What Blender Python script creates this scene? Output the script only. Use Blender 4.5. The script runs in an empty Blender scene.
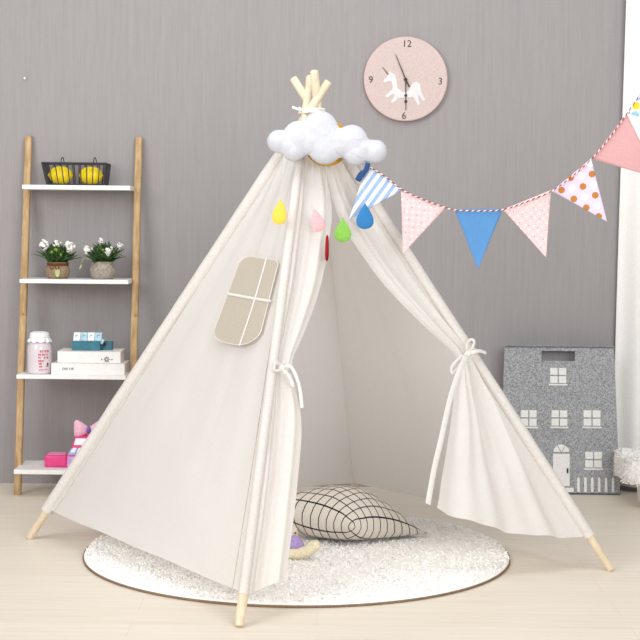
import bpy, bmesh, math, random
from mathutils import Vector, Matrix, noise
random.seed(7)
SC = bpy.context.scene
COL = SC.collection
PI = math.pi

# ------------------------------------------------------------------ camera
F_PX, H_CAM, Y_HOR = 1470.0, 0.995, 227.0
PITCH = math.atan((320 - Y_HOR) / F_PX)
CAM = Vector((0, 0, H_CAM))
cam_d = bpy.data.cameras.new('camera')
cam_d.sensor_width = 36.0
cam_d.lens = F_PX / 640 * 36.0
cam_o = bpy.data.objects.new('camera', cam_d)
COL.objects.link(cam_o)
cam_o.location = CAM
ROLL = math.radians(.6)
cam_o.matrix_world = Matrix.Translation(CAM) @ Matrix.Rotation(PI / 2 - PITCH, 4, 'X') @ Matrix.Rotation(ROLL, 4, 'Z')
SC.camera = cam_o

def ray(px, py):
    cr, sr = math.cos(ROLL), math.sin(ROLL); dx, dy = px - 320, py - 320
    px, py = 320 + dx * cr + dy * sr, 320 - dx * sr + dy * cr
    u = (320 - py) / F_PX
    c, s = math.cos(PITCH), math.sin(PITCH)
    return Vector(((px - 320) / F_PX, c + u * s, -s + u * c))
def P(px, py, Y):
    r = ray(px, py)
    return CAM + r * (Y / r.y)
def PF(px, py, z=0.0):
    r = ray(px, py)
    return CAM + r * ((z - H_CAM) / r.z)
def PP(px, py, p0, n):
    r = ray(px, py)
    return CAM + r * ((p0 - CAM).dot(n) / r.dot(n))

# ------------------------------------------------------------------ materials
def lin(c):
    return tuple(((v / 255) / 12.92 if v / 255 <= .04045 else ((v / 255 + .055) / 1.055) ** 2.4) for v in c) + (1,)
class NT:
    def __init__(s, name, rough=.7, color=None, spec=.3):
        s.m = bpy.data.materials.new(name); s.m.use_nodes = True
        s.t = s.m.node_tree; s.n = s.t.nodes
        s.b = s.n['Principled BSDF']; s.out = s.n['Material Output']
        s.b.inputs['Roughness'].default_value = rough
        s.b.inputs['Specular IOR Level'].default_value = spec
        if color: s.b.inputs['Base Color'].default_value = lin(color)
    def add(s, typ, **kw):
        nd = s.n.new(typ)
        for k, v in kw.items(): setattr(nd, k, v)
        return nd
    def link(s, a, b): s.t.links.new(a, b)
    def coords(s, kind='Object', scale=(1, 1, 1), rot=(0, 0, 0)):
        tc = s.add('ShaderNodeTexCoord'); mp = s.add('ShaderNodeMapping')
        mp.inputs['Scale'].default_value = scale; mp.inputs['Rotation'].default_value = rot
        s.link(tc.outputs[kind], mp.inputs['Vector'])
        return mp.outputs['Vector']
    def noise(s, vec, scale, detail=3, rough=.5):
        nd = s.add('ShaderNodeTexNoise')
        nd.inputs['Scale'].default_value = scale; nd.inputs['Detail'].default_value = detail
        nd.inputs['Roughness'].default_value = rough
        s.link(vec, nd.inputs['Vector'])
        return nd.outputs['Fac']
    def ramp(s, fac, stops):
        nd = s.add('ShaderNodeValToRGB'); e = nd.color_ramp.elements
        while len(e) < len(stops): e.new(.5)
        for i, (p, c) in enumerate(stops):
            e[i].position = p; e[i].color = lin(c)
        s.link(fac, nd.inputs['Fac'])
        return nd.outputs['Color']
    def math(s, op, a, b=None):
        nd = s.add('ShaderNodeMath', operation=op)
        for i, v in enumerate((a, b)):
            if v is None: continue
            if isinstance(v, (int, float)): nd.inputs[i].default_value = v
            else: s.link(v, nd.inputs[i])
        return nd.outputs[0]
    def mix(s, fac, a, b):
        nd = s.add('ShaderNodeMix', data_type='RGBA')
        if isinstance(fac, (int, float)): nd.inputs['Factor'].default_value = fac
        else: s.link(fac, nd.inputs['Factor'])
        for k, v in ((6, a), (7, b)):
            if isinstance(v, tuple): nd.inputs[k].default_value = lin(v)
            else: s.link(v, nd.inputs[k])
        return nd.outputs[2]
    def color(s, o): s.link(o, s.b.inputs['Base Color'])
    def bump(s, h, strength=.3, dist=.002):
        nd = s.add('ShaderNodeBump')
        nd.inputs['Strength'].default_value = strength; nd.inputs['Distance'].default_value = dist
        s.link(h, nd.inputs['Height']); s.link(nd.outputs['Normal'], s.b.inputs['Normal'])
    def translucent(s, color, fac):
        tr = s.add('ShaderNodeBsdfTranslucent'); tr.inputs['Color'].default_value = lin(color)
        mx = s.add('ShaderNodeMixShader'); mx.inputs['Fac'].default_value = fac
        s.link(s.b.outputs[0], mx.inputs[1]); s.link(tr.outputs[0], mx.inputs[2])
        s.link(mx.outputs[0], s.out.inputs['Surface'])

M = {}
def simple(name, color, rough=.6, spec=.3, var=.06, nscale=60, bump=0, bscale=300):
    t = NT(name, rough, color, spec)
    v = t.coords()
    f = t.noise(v, nscale, 3)
    lo = tuple(max(0, c * (1 - var)) for c in color); hi = tuple(min(255, c * (1 + var)) for c in color)
    t.color(t.ramp(f, [(.3, lo), (.7, hi)]))
    if bump: t.bump(t.noise(v, bscale, 2), bump, .001)
    M[name] = t.m
    return t

# wall: linen-look wallpaper with fine vertical threads
t = NT('wall_linen', .85, None, .15)
v1 = t.coords(scale=(260, 260, 9)); v2 = t.coords(scale=(60, 60, 330)); v3 = t.coords(scale=(90, 90, 2.5))
n1 = t.noise(v1, 1, 3, .6); n2 = t.noise(v2, 1, 2, .5); n3 = t.noise(v3, 1, 2, .5)
s = t.math('ADD', t.math('MULTIPLY', n1, .5), t.math('ADD', t.math('MULTIPLY', n2, .2), t.math('MULTIPLY', n3, .3)))
t.color(t.ramp(s, [(.28, (148, 144, 145)), (.72, (162, 158, 159))]))
t.bump(s, .2, .001)
M['wall'] = t.m

# floor: pale maple planks running left to right
t = NT('floor_maple', .42, None, .35)
v = t.coords(scale=(1, 1, 1))
br = t.add('ShaderNodeTexBrick', offset=.37, squash=1.0)
br.inputs['Scale'].default_value = 1.0; br.inputs['Brick Width'].default_value = 1.25; br.inputs['Row Height'].default_value = .125
br.inputs['Mortar Size'].default_value = .0012; br.inputs['Mortar Smooth'].default_value = .3
br.inputs['Color1'].default_value = lin((231, 222, 207)); br.inputs['Color2'].default_value = lin((223, 211, 194)); br.inputs['Mortar'].default_value = lin((200, 184, 162))
br.inputs['Bias'].default_value = -.2
t.link(v, br.inputs['Vector'])
g = t.noise(t.coords(scale=(2.2, 40, 1)), 1.6, 5, .6)
gr = t.ramp(g, [(.3, (219, 205, 184)), (.5, (230, 220, 204)), (.72, (237, 230, 218))])
t.color(t.mix(.55, br.outputs['Color'], gr))
t.bump(g, .08, .001)
M['floor'] = t.m

# canvas: unbleached cotton, lets some light through
def canvas(name, a, b, tr):
    t = NT(name, .9, None, .1)
    v = t.coords()
    f1 = t.noise(t.coords(scale=(1, 1, 5)), 90, 3, .6); f2 = t.noise(t.coords(scale=(5, 5, 1)), 90, 3, .6)
    f = t.math('MULTIPLY', t.math('ADD', f1, f2), .5)
    big = t.noise(v, 7, 4, .6)
    t.color(t.ramp(f, [(.35, a), (.65, b)]))
    h = t.math('ADD', t.math('MULTIPLY', f, .25), big)
    t.bump(h, .3, .006)
    t.translucent((247, 241, 233), tr)
    M[name] = t.m
canvas('canvas', (234, 233, 232), (247, 246, 246), .50)
canvas('canvas_sleeve_shaded', (212, 207, 203), (235, 231, 228), .2)  # darker copy of the canvas: shading on the sleeves put into the colour
canvas('ribbon', (222, 218, 213), (234, 231, 227), .1)
canvas('window_mesh', (184, 174, 160), (196, 187, 173), .08)

def wood(name, a, b, scale=(60, 60, 4)):
    t = NT(name, .55, None, .3)
    g = t.noise(t.coords(scale=scale), 1, 4, .6)
    t.color(t.ramp(g, [(.3, a), (.7, b)]))
    t.bump(g, .15, .0006)
    M[name] = t.m
wood('pole_wood', (214, 196, 166), (236, 222, 198))
wood('post_wood', (164, 132, 92), (206, 176, 134), (90, 90, 7))
simple('white_paint', (240, 238, 236), .45, .4, .02)
simple('black_wire', (48, 46, 50), .5, .4, .1)
simple('felt_grey', (152, 154, 158), .95, .05, .24, 230, .6, 240)
for n in M['felt_grey'].node_tree.nodes:
    if n.type == 'TEX_NOISE' and n.inputs['Scale'].default_value == 230: n.inputs['Detail'].default_value = 8
simple('felt_white', (232, 232, 230), .95, .05, .03, 200, .3)
simple('felt_dark', (112, 114, 120), .95, .05, .1)
simple('curtain_white', (236, 234, 232), .85, .1, .02, 200, .2)
simple('cloud_fleece', (198, 200, 208), .95, .05, .02, 150, .6, 500)
simple('sun_felt', (204, 158, 56), .95, .05, .06, 150, .3)
simple('seam_thread', (196, 188, 178), .9, .1, .05)
simple('rope_white', (238, 234, 228), .9, .1, .05)
simple('drop_yellow', (236, 200, 84), .95, .05, .05, 200, .3)
simple('drop_pink', (232, 178, 184), .95, .05, .04, 200, .3)
simple('drop_red', (150, 34, 40), .95, .05, .05, 200, .3)
simple('drop_green', (130, 184, 84), .95, .05, .05, 200, .3)
simple('drop_blue', (58, 122, 178), .95, .05, .05, 200, .3)
simple('lemon', (246, 214, 22), .4, .4, .06, 30, .3, 400)
simple('burlap', (150, 128, 106), .95, .05, .18, 250, .6, 500)
simple('pot_grey', (160, 150, 138), .7, .2, .12, 120, .4)
simple('twine_brown', (112, 68, 44), .8, .2, .1)
simple('leaf_green', (54, 82, 42), .6, .3, .3, 120)
simple('leaf_light', (120, 150, 62), .6, .3, .2, 120)
simple('tag_green', (172, 182, 124), .7, .2, .1)
simple('flower_white', (243, 241, 238), .8, .2, .03)
simple('flower_centre', (206, 196, 120), .8, .2, .05)
simple('soil', (60, 46, 36), .95, .1, .2)
simple('jar_glass', (222, 212, 218), .15, .5, .03, 12)
simple('jar_cloth', (236, 236, 240), .9, .1, .03, 200, .3)
simple('print_red', (206, 62, 84), .6, .2, .08, 300)
simple('print_dark', (62, 56, 60), .6, .2, .05)
simple('book_white', (240, 236, 234), .6, .3, .02)
simple('page_cream', (232, 224, 214), .9, .1, .05, 400)
simple('teal_box', (62, 118, 134), .5, .3, .08, 60)
simple('tile_white', (234, 240, 242), .35, .4, .03)
simple('tile_blue', (174, 208, 222), .35, .4, .06)
simple('tile_pink', (240, 218, 212), .35, .4, .05)
simple('toy_pink', (226, 66, 134), .35, .5, .04)
simple('toy_rose', (240, 152, 190), .35, .5, .05)
simple('toy_lilac', (196, 168, 216), .4, .4, .1)
simple('toy_white', (244, 240, 244), .35, .5, .02)
simple('toy_purple', (122, 88, 176), .3, .5, .1)
simple('toy_blue', (150, 180, 226), .4, .4, .05)
simple('bow_pink', (240, 186, 208), .5, .4, .08, 200)
simple('clock_pink', (204, 186, 182), .7, .2, .05, 260)
simple('clock_rim', (206, 178, 172), .6, .3, .03)
simple('hand_black', (38, 34, 36), .4, .4, .02)
simple('print_white', (222, 221, 222), .8, .1, .02)
simple('print_gold', (130, 106, 74), .6, .3, .05)
simple('plush_cream', (226, 216, 186), .95, .05, .08, 150, .5)
simple('plush_purple', (168, 146, 196), .95, .05, .1, 150, .4)
simple('plush_grey', (214, 204, 190), .95, .05, .06, 150, .4)
simple('plush_brown', (120, 84, 60), .9, .1, .06)
simple('rug_back', (136, 112, 90), .9, .1, .15, 200)
simple('metal_nail', (236, 236, 236), .3, .6, .02)
simple('screw_grey', (120, 112, 104), .4, .5, .05)
t = simple('fur_white', (246, 244, 241), .9, .1, .01, 40)
simple('flag_ribbon', (44, 72, 116), .8, .2, .06)
simple('flag_blue', (88, 138, 190), .85, .1, .03, 300, .2)
simple('flag_rose', (204, 158, 160), .85, .1, .03, 300, .2)

def dots(t, uv, cell, r, off=(0, 0)):
    sx = t.add('ShaderNodeSeparateXYZ'); t.link(uv, sx.inputs[0])
    d = []
    for k in (0, 1):
        a = t.math('ADD', t.math('DIVIDE', sx.outputs[k], cell), off[k])
        f = t.math('SUBTRACT', t.math('FRACT', a), .5)
        d.append(t.math('MULTIPLY', f, f))
    return t.math('LESS_THAN', t.math('SQRT', t.math('ADD', d[0], d[1])), r / cell)
def uvrot(t, ang=0):
    return t.coords('UV', rot=(0, 0, ang))
# flag prints
t = NT('flag_stripe', .85, None, .1)
sx = t.add('ShaderNodeSeparateXYZ'); t.link(uvrot(t), sx.inputs[0])
st = t.math('GREATER_THAN', t.math('FRACT', t.math('DIVIDE', sx.outputs[0], .0215)), .5)
t.color(t.mix(st, (226, 228, 232), (146, 172, 206))); M['flag_stripe'] = t.m
for nm, base in (('flag_pink', (226, 192, 192)),):
    t = NT(nm, .85, None, .1)
    a = dots(t, uvrot(t, .3), .017, .0024); b = dots(t, uvrot(t, .3), .017, .002, (.5, .5)); c = dots(t, uvrot(t, .9), .026, .0022, (.3, .2))
    col = t.mix(a, base, (240, 226, 228)); col = t.mix(b, col, (218, 170, 178)); col = t.mix(c, col, (176, 150, 186))
    t.color(col); M[nm] = t.m
t = NT('flag_polka', .85, None, .1)
a = dots(t, uvrot(t, .25), .043, .0095); b = dots(t, uvrot(t, .25), .043, .0095, (.5, .5))
col = t.mix(a, (216, 198, 220), (182, 120, 62)); col = t.mix(b, col, (250, 248, 250)); t.color(col); M['flag_polka'] = t.m
t = NT('flag_confetti', .85, None, .1)
a = dots(t, uvrot(t, .5), .05, .011); b = dots(t, uvrot(t, .5), .05, .011, (.5, .5)); c = dots(t, uvrot(t, .5), .05, .011, (.5, 0))
col = t.mix(a, (246, 246, 246), (236, 206, 60)); col = t.mix(b, col, (130, 196, 96)); col = t.mix(c, col, (150, 200, 236)); t.color(col); M['flag_confetti'] = t.m
# red and white twisted cord
t = NT('cord_twist', .85, None, .1)
sx = t.add('ShaderNodeSeparateXYZ'); t.link(t.coords('UV'), sx.inputs[0])
st = t.math('GREATER_THAN', t.math('FRACT', t.math('ADD', t.math('DIVIDE', sx.outputs[0], .017), sx.outputs[1])), .42)
t.color(t.mix(st, (238, 226, 222), (142, 58, 62))); M['cord_twist'] = t.m
# pillow check
t = NT('pillow_check', .9, None, .1)
uv = t.coords('UV'); sx = t.add('ShaderNodeSeparateXYZ'); t.link(uv, sx.inputs[0])
ls = []
for k in (0, 1):
    f = t.math('ABSOLUTE', t.math('SUBTRACT', t.math('FRACT', t.math('MULTIPLY', sx.outputs[k], 11.0)), .5))
    ls.append(t.math('LESS_THAN', f, .06))
ln = t.math('MAXIMUM', ls[0], ls[1])
w = t.noise(t.coords(), 400, 2)
t.color(t.mix(ln, t.ramp(w, [(.3, (206, 198, 188)), (.7, (222, 215, 206))]), (44, 44, 50)))
t.bump(w, .3, .001); M['pillow_check'] = t.m

# ------------------------------------------------------------------ mesh helpers
def link(o):
    COL.objects.link(o); return o
def tag(o, label=None, cat=None, group=None, kind=None):
    if label: o['label'] = label
    if cat: o['category'] = cat
    if group: o['group'] = group
    if kind: o['kind'] = kind
    return o
def empty(name, loc, label, cat, group=None):
    o = bpy.data.objects.new(name, None); o.location = loc; o.empty_display_size = .05
    link(o); return tag(o, label, cat, group)
def worldloc(o):
    v = Vector((0, 0, 0))
    while o is not None: v += o.location; o = o.parent
    return v
class MB:
    """collects verts (world coordinates) and faces for ONE mesh object"""
    def __init__(s): s.v = []; s.f = []; s.uv = {}
    def quadgrid(s, pts, closed_u=False, uvs=None):
        nr, nc = len(pts), len(pts[0]); b = len(s.v)
        for row in pts: s.v.extend(Vector(p) for p in row)
        if uvs:
            for i in range(nr):
                for j in range(nc): s.uv[b + i * nc + j] = uvs[i][j]
        for i in range(nr - 1):
            for j in range(nc if closed_u else nc - 1):
                k = (j + 1) % nc
                s.f.append((b + i * nc + j, b + i * nc + k, b + (i + 1) * nc + k, b + (i + 1) * nc + j))
        return b
    def tube(s, pts, rad, n=10, cap=True, flat=None, up=None, uv=False):
        pts = [Vector(p) for p in pts]; N = len(pts)
        rad = rad if isinstance(rad, (list, tuple)) else [rad] * N
        rows = []; uvr = []; prev = None; acc = 0
        for i, p in enumerate(pts):
            d = (pts[min(i + 1, N - 1)] - pts[max(i - 1, 0)]).normalized()
            if prev is None:
                ref = Vector(up) if up else (Vector((0, 0, 1)) if abs(d.z) < .9 else Vector((1, 0, 0)))
                a = (ref - d * ref.dot(d)).normalized()
            else: a = (prev - d * prev.dot(d)).normalized()
            prev = a; bb = d.cross(a)
            if i: acc += (p - pts[i - 1]).length
            fl = flat or 1.0
            rows.append([p + (a * math.cos(2 * PI * k / n) * rad[i] * fl + bb * math.sin(2 * PI * k / n) * rad[i]) for k in range(n)])
            uvr.append([(acc, k / n) for k in range(n)])
        b = s.quadgrid(rows, True, uvr if uv else None)
        if cap:
            s.f.append(tuple(b + k for k in range(n))[::-1])
            s.f.append(tuple(b + (N - 1) * n + k for k in range(n)))
        return s
    def box(s, c, size, rot=None, taper=None):
        c = Vector(c); b = len(s.v); sx, sy, sz = (q / 2 for q in size)
        for z in (-1, 1):
            for x, y in ((-1, -1), (1, -1), (1, 1), (-1, 1)):
                v = Vector((x * sx, y * sy, z * sz))
                if rot: v = rot @ v
                s.v.append(c + v)
        for f in ((3, 2, 1, 0), (4, 5, 6, 7), (0, 1, 5, 4), (1, 2, 6, 5), (2, 3, 7, 6), (3, 0, 4, 7)):
            s.f.append(tuple(b + k for k in f))
        return s
    def lathe(s, c, prof, n=32, wob=None):
        c = Vector(c)
        rows = [[c + Vector((r * math.cos(2 * PI * k / n), r * math.sin(2 * PI * k / n), z)) * 1.0 if not wob else
                 c + Vector(wob(r, z, 2 * PI * k / n)) for k in range(n)] for r, z in prof]
        b = s.quadgrid(rows, True)
        N = len(prof)
        if prof[0][0] > 1e-5: s.f.append(tuple(b + k for k in range(n))[::-1])
        if prof[-1][0] > 1e-5: s.f.append(tuple(b + (N - 1) * n + k for k in range(n)))
        return s
    def prism(s, poly, ext):
        """poly: list of world points; ext: extrusion vector"""
        b = len(s.v); n = len(poly); e = Vector(ext)
        s.v.extend(Vector(p) for p in poly); s.v.extend(Vector(p) + e for p in poly)
        s.f.append(tuple(range(b, b + n))); s.f.append(tuple(range(b + 2 * n - 1, b + n - 1, -1)))
        for k in range(n):
            j = (k + 1) % n
            s.f.append((b + k, b + n + k, b + n + j, b + j))
        return s
    def ball(s, c, r, n=16, m=10, rot=None):
        c = Vector(c); r = Vector(r) if not isinstance(r, (int, float)) else Vector((r, r, r))
        rows = []
        for i in range(m + 1):
            th = PI * i / m
            row = []
            for k in range(n):
                ph = 2 * PI * k / n
                v = Vector((r.x * max(math.sin(th), 1e-3) * math.cos(ph), r.y * max(math.sin(th), 1e-3) * math.sin(ph), -r.z * math.cos(th)))
                if rot: v = rot @ v
                row.append(c + v)
            rows.append(row)
        b = s.quadgrid(rows, True)
        s.f.append(tuple(b + k for k in range(n))[::-1]); s.f.append(tuple(b + m * n + k for k in range(n)))
        return s
    def build(s, name, mat, parent=None, smooth=True, label=None, bevel=0, solid=0, origin=None, seg=2, auto=True):
        me = bpy.data.meshes.new(name)
        if origin is None and parent is None:
            lo = [min(v[i] for v in s.v) for i in range(3)]; hi = [max(v[i] for v in s.v) for i in range(3)]
            origin = Vector(((lo[0] + hi[0]) / 2, (lo[1] + hi[1]) / 2, lo[2]))
        off = worldloc(parent) if parent else origin
        me.from_pydata([tuple(v - off) for v in s.v], [], s.f)
        if s.uv:
            lay = me.uv_layers.new(name='UVMap')
            for lp in me.loops: lay.data[lp.index].uv = s.uv.get(lp.vertex_index, (0, 0))
        bm = bmesh.new(); bm.from_mesh(me); bmesh.ops.recalc_face_normals(bm, faces=bm.faces); bm.to_mesh(me); bm.free()
        me.materials.append(M[mat] if isinstance(mat, str) else mat)
        if smooth: 
            for p in me.polygons: p.use_smooth = True
            if auto: me.set_sharp_from_angle(angle=math.radians(42))
        me.update()
        o = bpy.data.objects.new(name, me); link(o)
        if parent: o.parent = parent
        else: o.location = origin
        if bevel:
            md = o.modifiers.new('bevel', 'BEVEL'); md.width = bevel; md.segments = seg; md.limit_method = 'ANGLE'
        if solid:
            md = o.modifiers.new('solid', 'SOLIDIFY'); md.thickness = solid; md.offset = 0
        if label: o['label'] = label
        return o
def lerp(a, b, t): return a + (b - a) * t
def polyl(tbl, x):
    """piecewise interpolation of (key, value...) rows, smooth"""
    if x <= tbl[0][0]: return tbl[0][1:]
    for a, b in zip(tbl, tbl[1:]):
        if x <= b[0]:
            k = (x - a[0]) / (b[0] - a[0])
            return tuple(lerp(p, q, k) for p, q in zip(a[1:], b[1:]))
    return tbl[-1][1:]
def spline(pts, n=8):
    pts = [Vector(p) for p in pts]; out = []
    for i in range(len(pts) - 1):
        p0 = pts[max(i - 1, 0)]; p1 = pts[i]; p2 = pts[i + 1]; p3 = pts[min(i + 2, len(pts) - 1)]
        for k in range(n):
            t = k / n
            out.append(.5 * ((2 * p1) + (p2 - p0) * t + (2 * p0 - 5 * p1 + 4 * p2 - p3) * t * t + (3 * p1 - p0 - 3 * p2 + p3) * t ** 3))
    out.append(pts[-1]); return out
def textmesh(name, body, size, loc, mat, parent, ext=.0004, align='CENTER'):
    cu = bpy.data.curves.new(name, 'FONT'); cu.body = body; cu.size = size; cu.extrude = ext
    cu.align_x = align; cu.align_y = 'CENTER'
    tmp = bpy.data.objects.new('tmp', cu); link(tmp)
    dg = bpy.context.evaluated_depsgraph_get()
    me = bpy.data.meshes.new_from_object(tmp.evaluated_get(dg))
    bpy.data.objects.remove(tmp); bpy.data.curves.remove(cu)
    me.name = name
    R = Matrix.Rotation(PI / 2, 4, 'X')
    me.transform(Matrix.Translation(Vector(loc) - worldloc(parent)) @ R)
    me.materials.clear(); me.materials.append(M[mat])
    o = bpy.data.objects.new(name, me); link(o); o.parent = parent
    return o

# ------------------------------------------------------------------ room
WALL_Y = PF(10, 483.2).y
mb = MB(); mb.box((0, 2.6, -.02), (9, 8, .04)); mb.build('floor', 'floor', smooth=False, origin=Vector((0, 0, 0))); tag(bpy.data.objects['floor'], kind='structure')
mb = MB(); mb.box((0, WALL_Y + .05, 1.4), (9, .1, 2.8)); o = mb.build('wall_back', 'wall', smooth=False, origin=Vector((0, 0, 0))); tag(o, kind='structure')

# small nail high on the wall
q = P(25, 78.5, WALL_Y - .004)
mb = MB()
mb.tube([q + Vector((0, .004, 0)), q + Vector((0, -.008, 0))], .003, 8)
mb.ball(q + Vector((0, -.008, 0)), (.005, .003, .005), 10, 6)
o = mb.build('wall_nail', 'metal_nail'); tag(o, 'small white nail in the grey wall above the ladder shelf', 'nail')

# ------------------------------------------------------------------ curtain
mb = MB(); rows = []
cx0 = P(617, 400, WALL_Y - .07).x
for i in range(30):
    z = lerp(.02, 2.55, i / 29); row = []
    for k in range(160):
        u = k / 159
        x = cx0 + u * .95 + .006 * (z - 1)
        y = WALL_Y - .048 + .016 * math.sin(u * 2 * PI * 7.3 + .5 + .3 * math.sin(z * 1.7)) + .008 * math.sin(u * 41 + z * 2)
        row.append((x, y, z))
    rows.append(row)
mb.quadgrid(rows); o = mb.build('curtain', 'curtain_white', solid=.002); tag(o, 'white curtain hanging against the wall at the right edge', 'curtain')

# ------------------------------------------------------------------ teepee play tent
fL, fF, fR = PF(28.5, 539), PF(239, 628), PF(612, 571)
fB = fL + fR - fF
C = P(312, 107, 4.43)
ctr = Vector((C.x, C.y, 0))
tent = empty('play_tent', ctr, 'cream canvas teepee play tent with a tied open doorway on four wooden poles', 'tent')
feet = {'L': fL, 'F': fF, 'R': fR, 'B': fB}
pole = {}
offs = {'L': Vector((0, -.017, 0)), 'R': Vector((0, .017, 0)), 'F': Vector((-.017, 0, 0)), 'B': Vector((.017, 0, 0))}
tipk = {'L': 1.055, 'R': 1.065, 'F': 1.070, 'B': 1.074}
for k, f in feet.items():
    c = C + offs[k]
    pole[k] = (f, c)
    tip = f + (c - f) * tipk[k]
    d = (c - f).normalized()
    mb = MB(); n = 14
    base = f + d * .004
    mb.tube([base, base + d * .003, tip - d * .003, tip], [.0098, .0125, .0125, .0105], n)
    mb.build('pole', 'pole_wood', tent)
def onpole(k, t): return pole[k][0] + (pole[k][1] - pole[k][0]) * t
T0, T1 = .072, .945
HEM = {'L': .072, 'F': .056, 'R': .076, 'B': .066}
def panel(a, b, out, sag=.02, seed=0, nu=46, nv=60):
    rows = []
    n = (onpole(b, .1) - onpole(a, .1)).cross(C - onpole(a, .1)).normalized()
    if n.dot(Vector(out)) < 0: n = -n
    for i in range(nv + 1):
        v = i / nv; A = onpole(a, lerp(HEM[a], T1, v)); B = onpole(b, lerp(HEM[b], T1, v)); row = []
        if b == 'B': B = B + Vector((ctr.x - fB.x, ctr.y - fB.y, 0)).normalized() * .022 * min(1, (1 - v) * 3 + .2)
        for j in range(nu + 1):
            u = j / nu; p = A.lerp(B, u)
            e = min(1, 6 * min(u, 1 - u))
            w = 4 * u * (1 - u)
            q = Vector((p.x * 3 + seed, p.y * 3, p.z * 3))
            dsp = -sag * w * math.sin(PI * min(1, v * 1.1)) + e * (noise.noise(q) * .008 + noise.noise(q * 2.7) * .004 + .003 * noise.noise(Vector((u * 16 + seed, v * 1.5, 0))))
            dsp += .004 * e * math.sin(u * 22 + seed) * v * v
            p = p + n * dsp * min(1, .3 + v * 4)
            if i == 0: p.z += .0012 * math.sin(u * 19 + seed)
            row.append(p)
        rows.append(row)
    return rows, n
def hem_strip(rows, n, mbx):
    mbx.quadgrid([[p + n * .0015 for p in rows[0]], [p + n * .0015 for p in rows[1]]])
rw, nLF = panel('L', 'F', (-1, -1, .2), .012, 1.3)
mb = MB(); mb.quadgrid(rw); pan = mb.build('canvas_panel', 'canvas', tent, label='canvas panel with a small four-pane window')
panel_rows_LF = rw
rw2, n2 = panel('L', 'B', (-1, 1, .2), .012, 4.1); mb = MB(); mb.quadgrid(rw2); mb.build('canvas_panel', 'canvas', tent)
rw3, n3 = panel('R', 'B', (1, 1, .2), .012, 7.7); mb = MB(); mb.quadgrid(rw3); mb.build('canvas_panel', 'canvas', tent)
# window: sheer panes and cream bars on the front-left panel
def on_panel(px, py, lift=.006):
    p = PP(px, py, pole['L'][0], nLF)
    # follow the real panel surface: nearest vertex row offset
    return p + nLF * (WOFF + lift)
w0 = PP(250, 300, pole['L'][0], nLF)
WOFF = max((v - w0).dot(nLF) for r in panel_rows_LF for v in r if (v - w0).length < .17) - .002
W = {'TL': (245.5, 257), 'TR': (282, 262.5), 'BR': (257, 351), 'BL': (214.5, 341)}
def win(u, v):  # u right, v down
    a = [lerp(W['TL'][i], W['TR'][i], u) for i in (0, 1)]; b = [lerp(W['BL'][i], W['BR'][i], u) for i in (0, 1)]
    x, y = lerp(a[0], b[0], v), lerp(a[1], b[1], v)
    x += 4.5 * math.sin(PI * v) * u ** 4          # right side bows along the pole seam
    return x, y
def rr(n=10, ru=.24, rv=.12, ins=0):
    out = []
    for cx, cy, a0, kx, ky in ((1 - ins, 0 + ins, -PI / 2, .12, .05), (1 - ins, 1 - ins, 0, .5, .2), (ins, 1 - ins, PI / 2, .3, .12), (ins, ins, PI, .3, .12)):
        sx = -1 if cx > .5 else 1; sy = -1 if cy > .5 else 1
        for k in range(n + 1):
            a = a0 + PI / 2 * k / n
            out.append((cx + sx * kx + kx * math.cos(a), cy + sy * ky + ky * math.sin(a)))
    return out
UH, VH = .52, .5
def clip(poly, f):
    out = []
    for i in range(len(poly)):
        p, q = poly[i], poly[(i + 1) % len(poly)]
        a, b = f(p), f(q)
        if a >= 0: out.append(p)
        if (a > 0) != (b > 0) and a != b:
            k = a / (a - b); out.append((lerp(p[0], q[0], k), lerp(p[1], q[1], k)))
    return out
out = rr()
mbp = MB()
vb = lambda v: lerp(.70, .72, v)
pl = out
ctrp = on_panel(*win(.5, .5))
UB = .68
winobj_pts = [on_panel(*win(u, v), .006) for u, v in out]
mb = MB(); mb.prism(winobj_pts, nLF * .0015)
wobj = mb.build('window', 'window_mesh', pan, smooth=False, label='beige see-through window in the canvas')
mb = MB(); mb.tube([on_panel(*win(UB, k / 8), .009) for k in range(9)], .0042, 8, flat=.35, up=nLF); mb.build('window_bar', 'ribbon', pan)
mb = MB(); mb.tube([on_panel(*win(k / 8, .46),   .009) for k in range(9)], .0042, 8, flat=.35, up=nLF); mb.build('window_bar', 'ribbon', pan)
mb = MB(); b = winobj_pts + [winobj_pts[0]]
mb.tube([p + nLF * .001 for p in b], .0014, 6, cap=False); mb.build('window_trim', 'ribbon', pan)

# sleeves round the poles
for k in 'LFRB':
    mb = MB(); pts = []; rad = []
    r0 = {'L': .0205, 'F': .0142, 'R': .0175, 'B': .016}[k]
    N = 60
    for i in range(N + 1):
        t = lerp(HEM[k] - .003, .95, i / N); pts.append(onpole(k, t)); rad.append(r0 * (1 + .05 * noise.noise(Vector((i * .37, ord(k), 0)))) * (1 if t < .85 else lerp(1, .7, (t - .85) / .1)))
    mb.tube(pts, rad, 16, cap=False); mb.build('pole_sleeve', 'canvas_sleeve_shaded', tent)

def seam(rows, k):
    mb = MB(); mb.tube([r_[k] + nLF * .001 for r_ in rows[::3]], .0013, 6); mb.build('seam', 'seam_thread', pan)
seam(panel_rows_LF, 2); seam(panel_rows_LF, len(panel_rows_LF[0]) - 3)
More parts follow.
